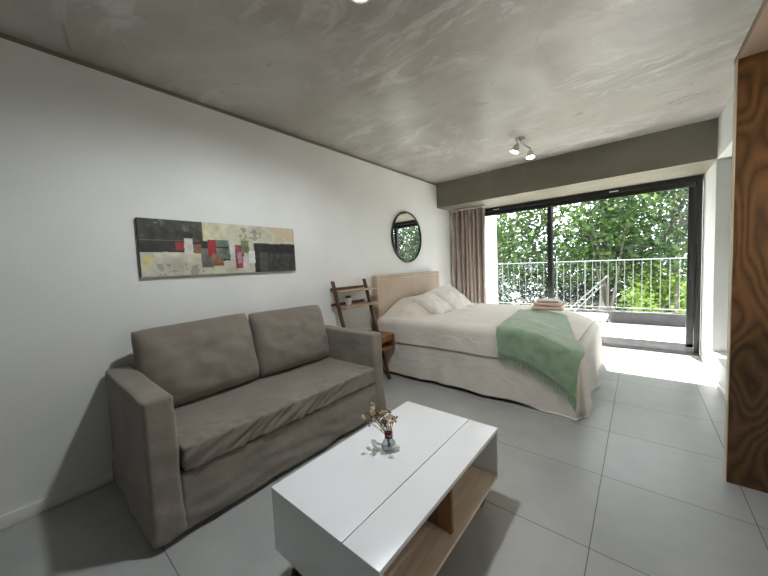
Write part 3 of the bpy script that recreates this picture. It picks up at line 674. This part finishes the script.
def drape(p, q, off=0., r=.07, flare=.10, rip=.02, rf=11., seed=0., floor=.012, dmax=9.):
    cx_ = min(max(p, BX0), BX1); cy_ = min(max(q, BY0), BY1)
    ex, ey = p-cx_, q-cy_; d = math.hypot(ex, ey); dr_ = d; d = min(d, dmax); z0 = topz(cx_, cy_)+off
    if d < 1e-9: return Vector((p, q, z0))
    nx_, ny_ = ex/dr_, ey/dr_
    arc = r*PI/2
    if d < arc: out = r*math.sin(d/r); dn = r*(1-math.cos(d/r))
    else: out = r+flare*(d-arc); dn = r+(d-arc)
    hang = max(0, d-r)
    s = cx_*1.0+cy_+math.atan2(ny_, nx_)*.5
    out += rip*min(1, hang/.35)*(math.sin(s*rf+2.2*N((s*1.3, 0, seed), 1))*.6+N((s*3, dn*1.4, seed), 1.6)*.9)
    z = z0-dn
    if z < floor: out += (floor-z)*.10; z = floor+.004*abs(N((p, q, 1), 12))
    return Vector((cx_+nx_*(out+off), cy_+ny_*(out+off), z))
def cloth(name, P00, P10, P11, P01, n, m, mt, parent, th_=.006, **kw):
    V = []; F = []
    for j in range(m+1):
        for i in range(n+1):
            u, v = i/n, j/m
            p = [(1-u)*(1-v)*P00[k]+u*(1-v)*P10[k]+u*v*P11[k]+(1-u)*v*P01[k] for k in (0, 1)]
            V.append(drape(p[0], p[1], **kw))
    for j in range(m):
        for i in range(n): k = j*(n+1)+i; F.append((k, k+1, k+n+2, k+n+1))
    o = mesh(name, V, F, mt, parent, True); md = o.modifiers.new('solid', 'SOLIDIFY'); md.thickness = th_; md.offset = -1
    return o
DK = dict(rip=.024, flare=.05, rf=8, seed=5.)
cloth('duvet', (BX0, BY0-.66), (BX1+.63, BY0-.66), (BX1+.63, BY1+.6), (BX0, BY1+.6), 190, 190, DUVET, bd, .010, off=0., dmax=.68, **DK)
cloth('coverlet', (BX0, BY0-.31), (BX1+.0, BY0-.30), (BX1+.0, BY1+.25), (BX0, BY1+.25), 190, 170, COVER, bd, .008, off=.018, dmax=.33, **DK)
# throw
tw = thing('throw_blanket', 'fringed sage green wool throw draped over the foot of the bed', 'blanket', (-.8, 3.3, ZM+.03))
TQ = ((-.99, BY0-.27), (-.27, BY0-.40), (-.64, 4.02), (-1.12, 3.90))
kw = dict(off=.044, **DK)
cloth('throw', *TQ, 90, 150, THROW, tw, .005, **kw)
fb = B()
for k in range(95):
    u = k/94; p = [TQ[0][i]*(1-u)+TQ[1][i]*u for i in (0, 1)]
    L = .085*rd.uniform(.8, 1.2); dx = rd.uniform(-.008, .008)
    pts = [drape(p[0]+dx*t, p[1]+.006-L*t, **kw) for t in (0, .5, 1)]
    fb.tube([q+Vector((0, -.001, 0)) for q in pts], [.0026, .0022, .0018], 5)
fb.build('fringe', FRINGE, tw, True)
# pillows on the bed
def bed_pillow(label, c, w_, h_, t_, nrm, up, seed, roll=0):
    V, F = pillow(w_, h_, t_, 28, seed, .02, .12, .45)
    R = frame_from(nrm, up) @ Matrix.Rotation(roll, 3, 'Z')
    o = mesh('throw_pillow', place(V, (0, 0, 0), R), F, PILLOW, None, True, loc=c); tag(o, label, 'pillow', 'linen pillows on the bed'); return o
bed_pillow('smaller oatmeal linen pillow on the bed, nearer the ladder shelf', (-2.06, 3.47, .775), .38, .46, .17, (.55, -.12, .80), (-.8, -.1, .5), 2., .0)
bed_pillow('larger oatmeal linen pillow on the bed, nearer the curtain', (-2.06, 3.97, .80), .50, .54, .19, (.60, -.12, .75), (-.8, -.05, .62), 6., .0)
# towels
def towel(label, cx_, cy_, z, a, b_, t_, m, rz_, seed):
    V, F = softbox(-a/2, a/2, -b_/2, b_/2, 0, t_, t_*.48, .02, lambda p, n: .004*N(p, 12, seed))
    o = mesh('folded_towel', place(V, (0, 0, 0), Matrix.Rotation(rz_, 3, 'Z')), F, m, None, True, loc=(cx_, cy_, z)); tag(o, label, 'towel', 'folded towels on the bed'); return o
zt0 = .705
towel('folded peach towel at the bottom of the towel stack on the bed', -.84, 4.06, zt0, .34, .25, .042, PEACH, .1, 1)
towel('folded peach towel in the middle of the towel stack on the bed', -.84, 4.06, zt0+.050, .29, .23, .038, PEACH, .05, 4)
towel('thin pale towel on top of the peach towel stack', -.83, 4.06, zt0+.096, .23, .19, .02, TWHITE, .15, 7)
bpy.context.view_layer.update()
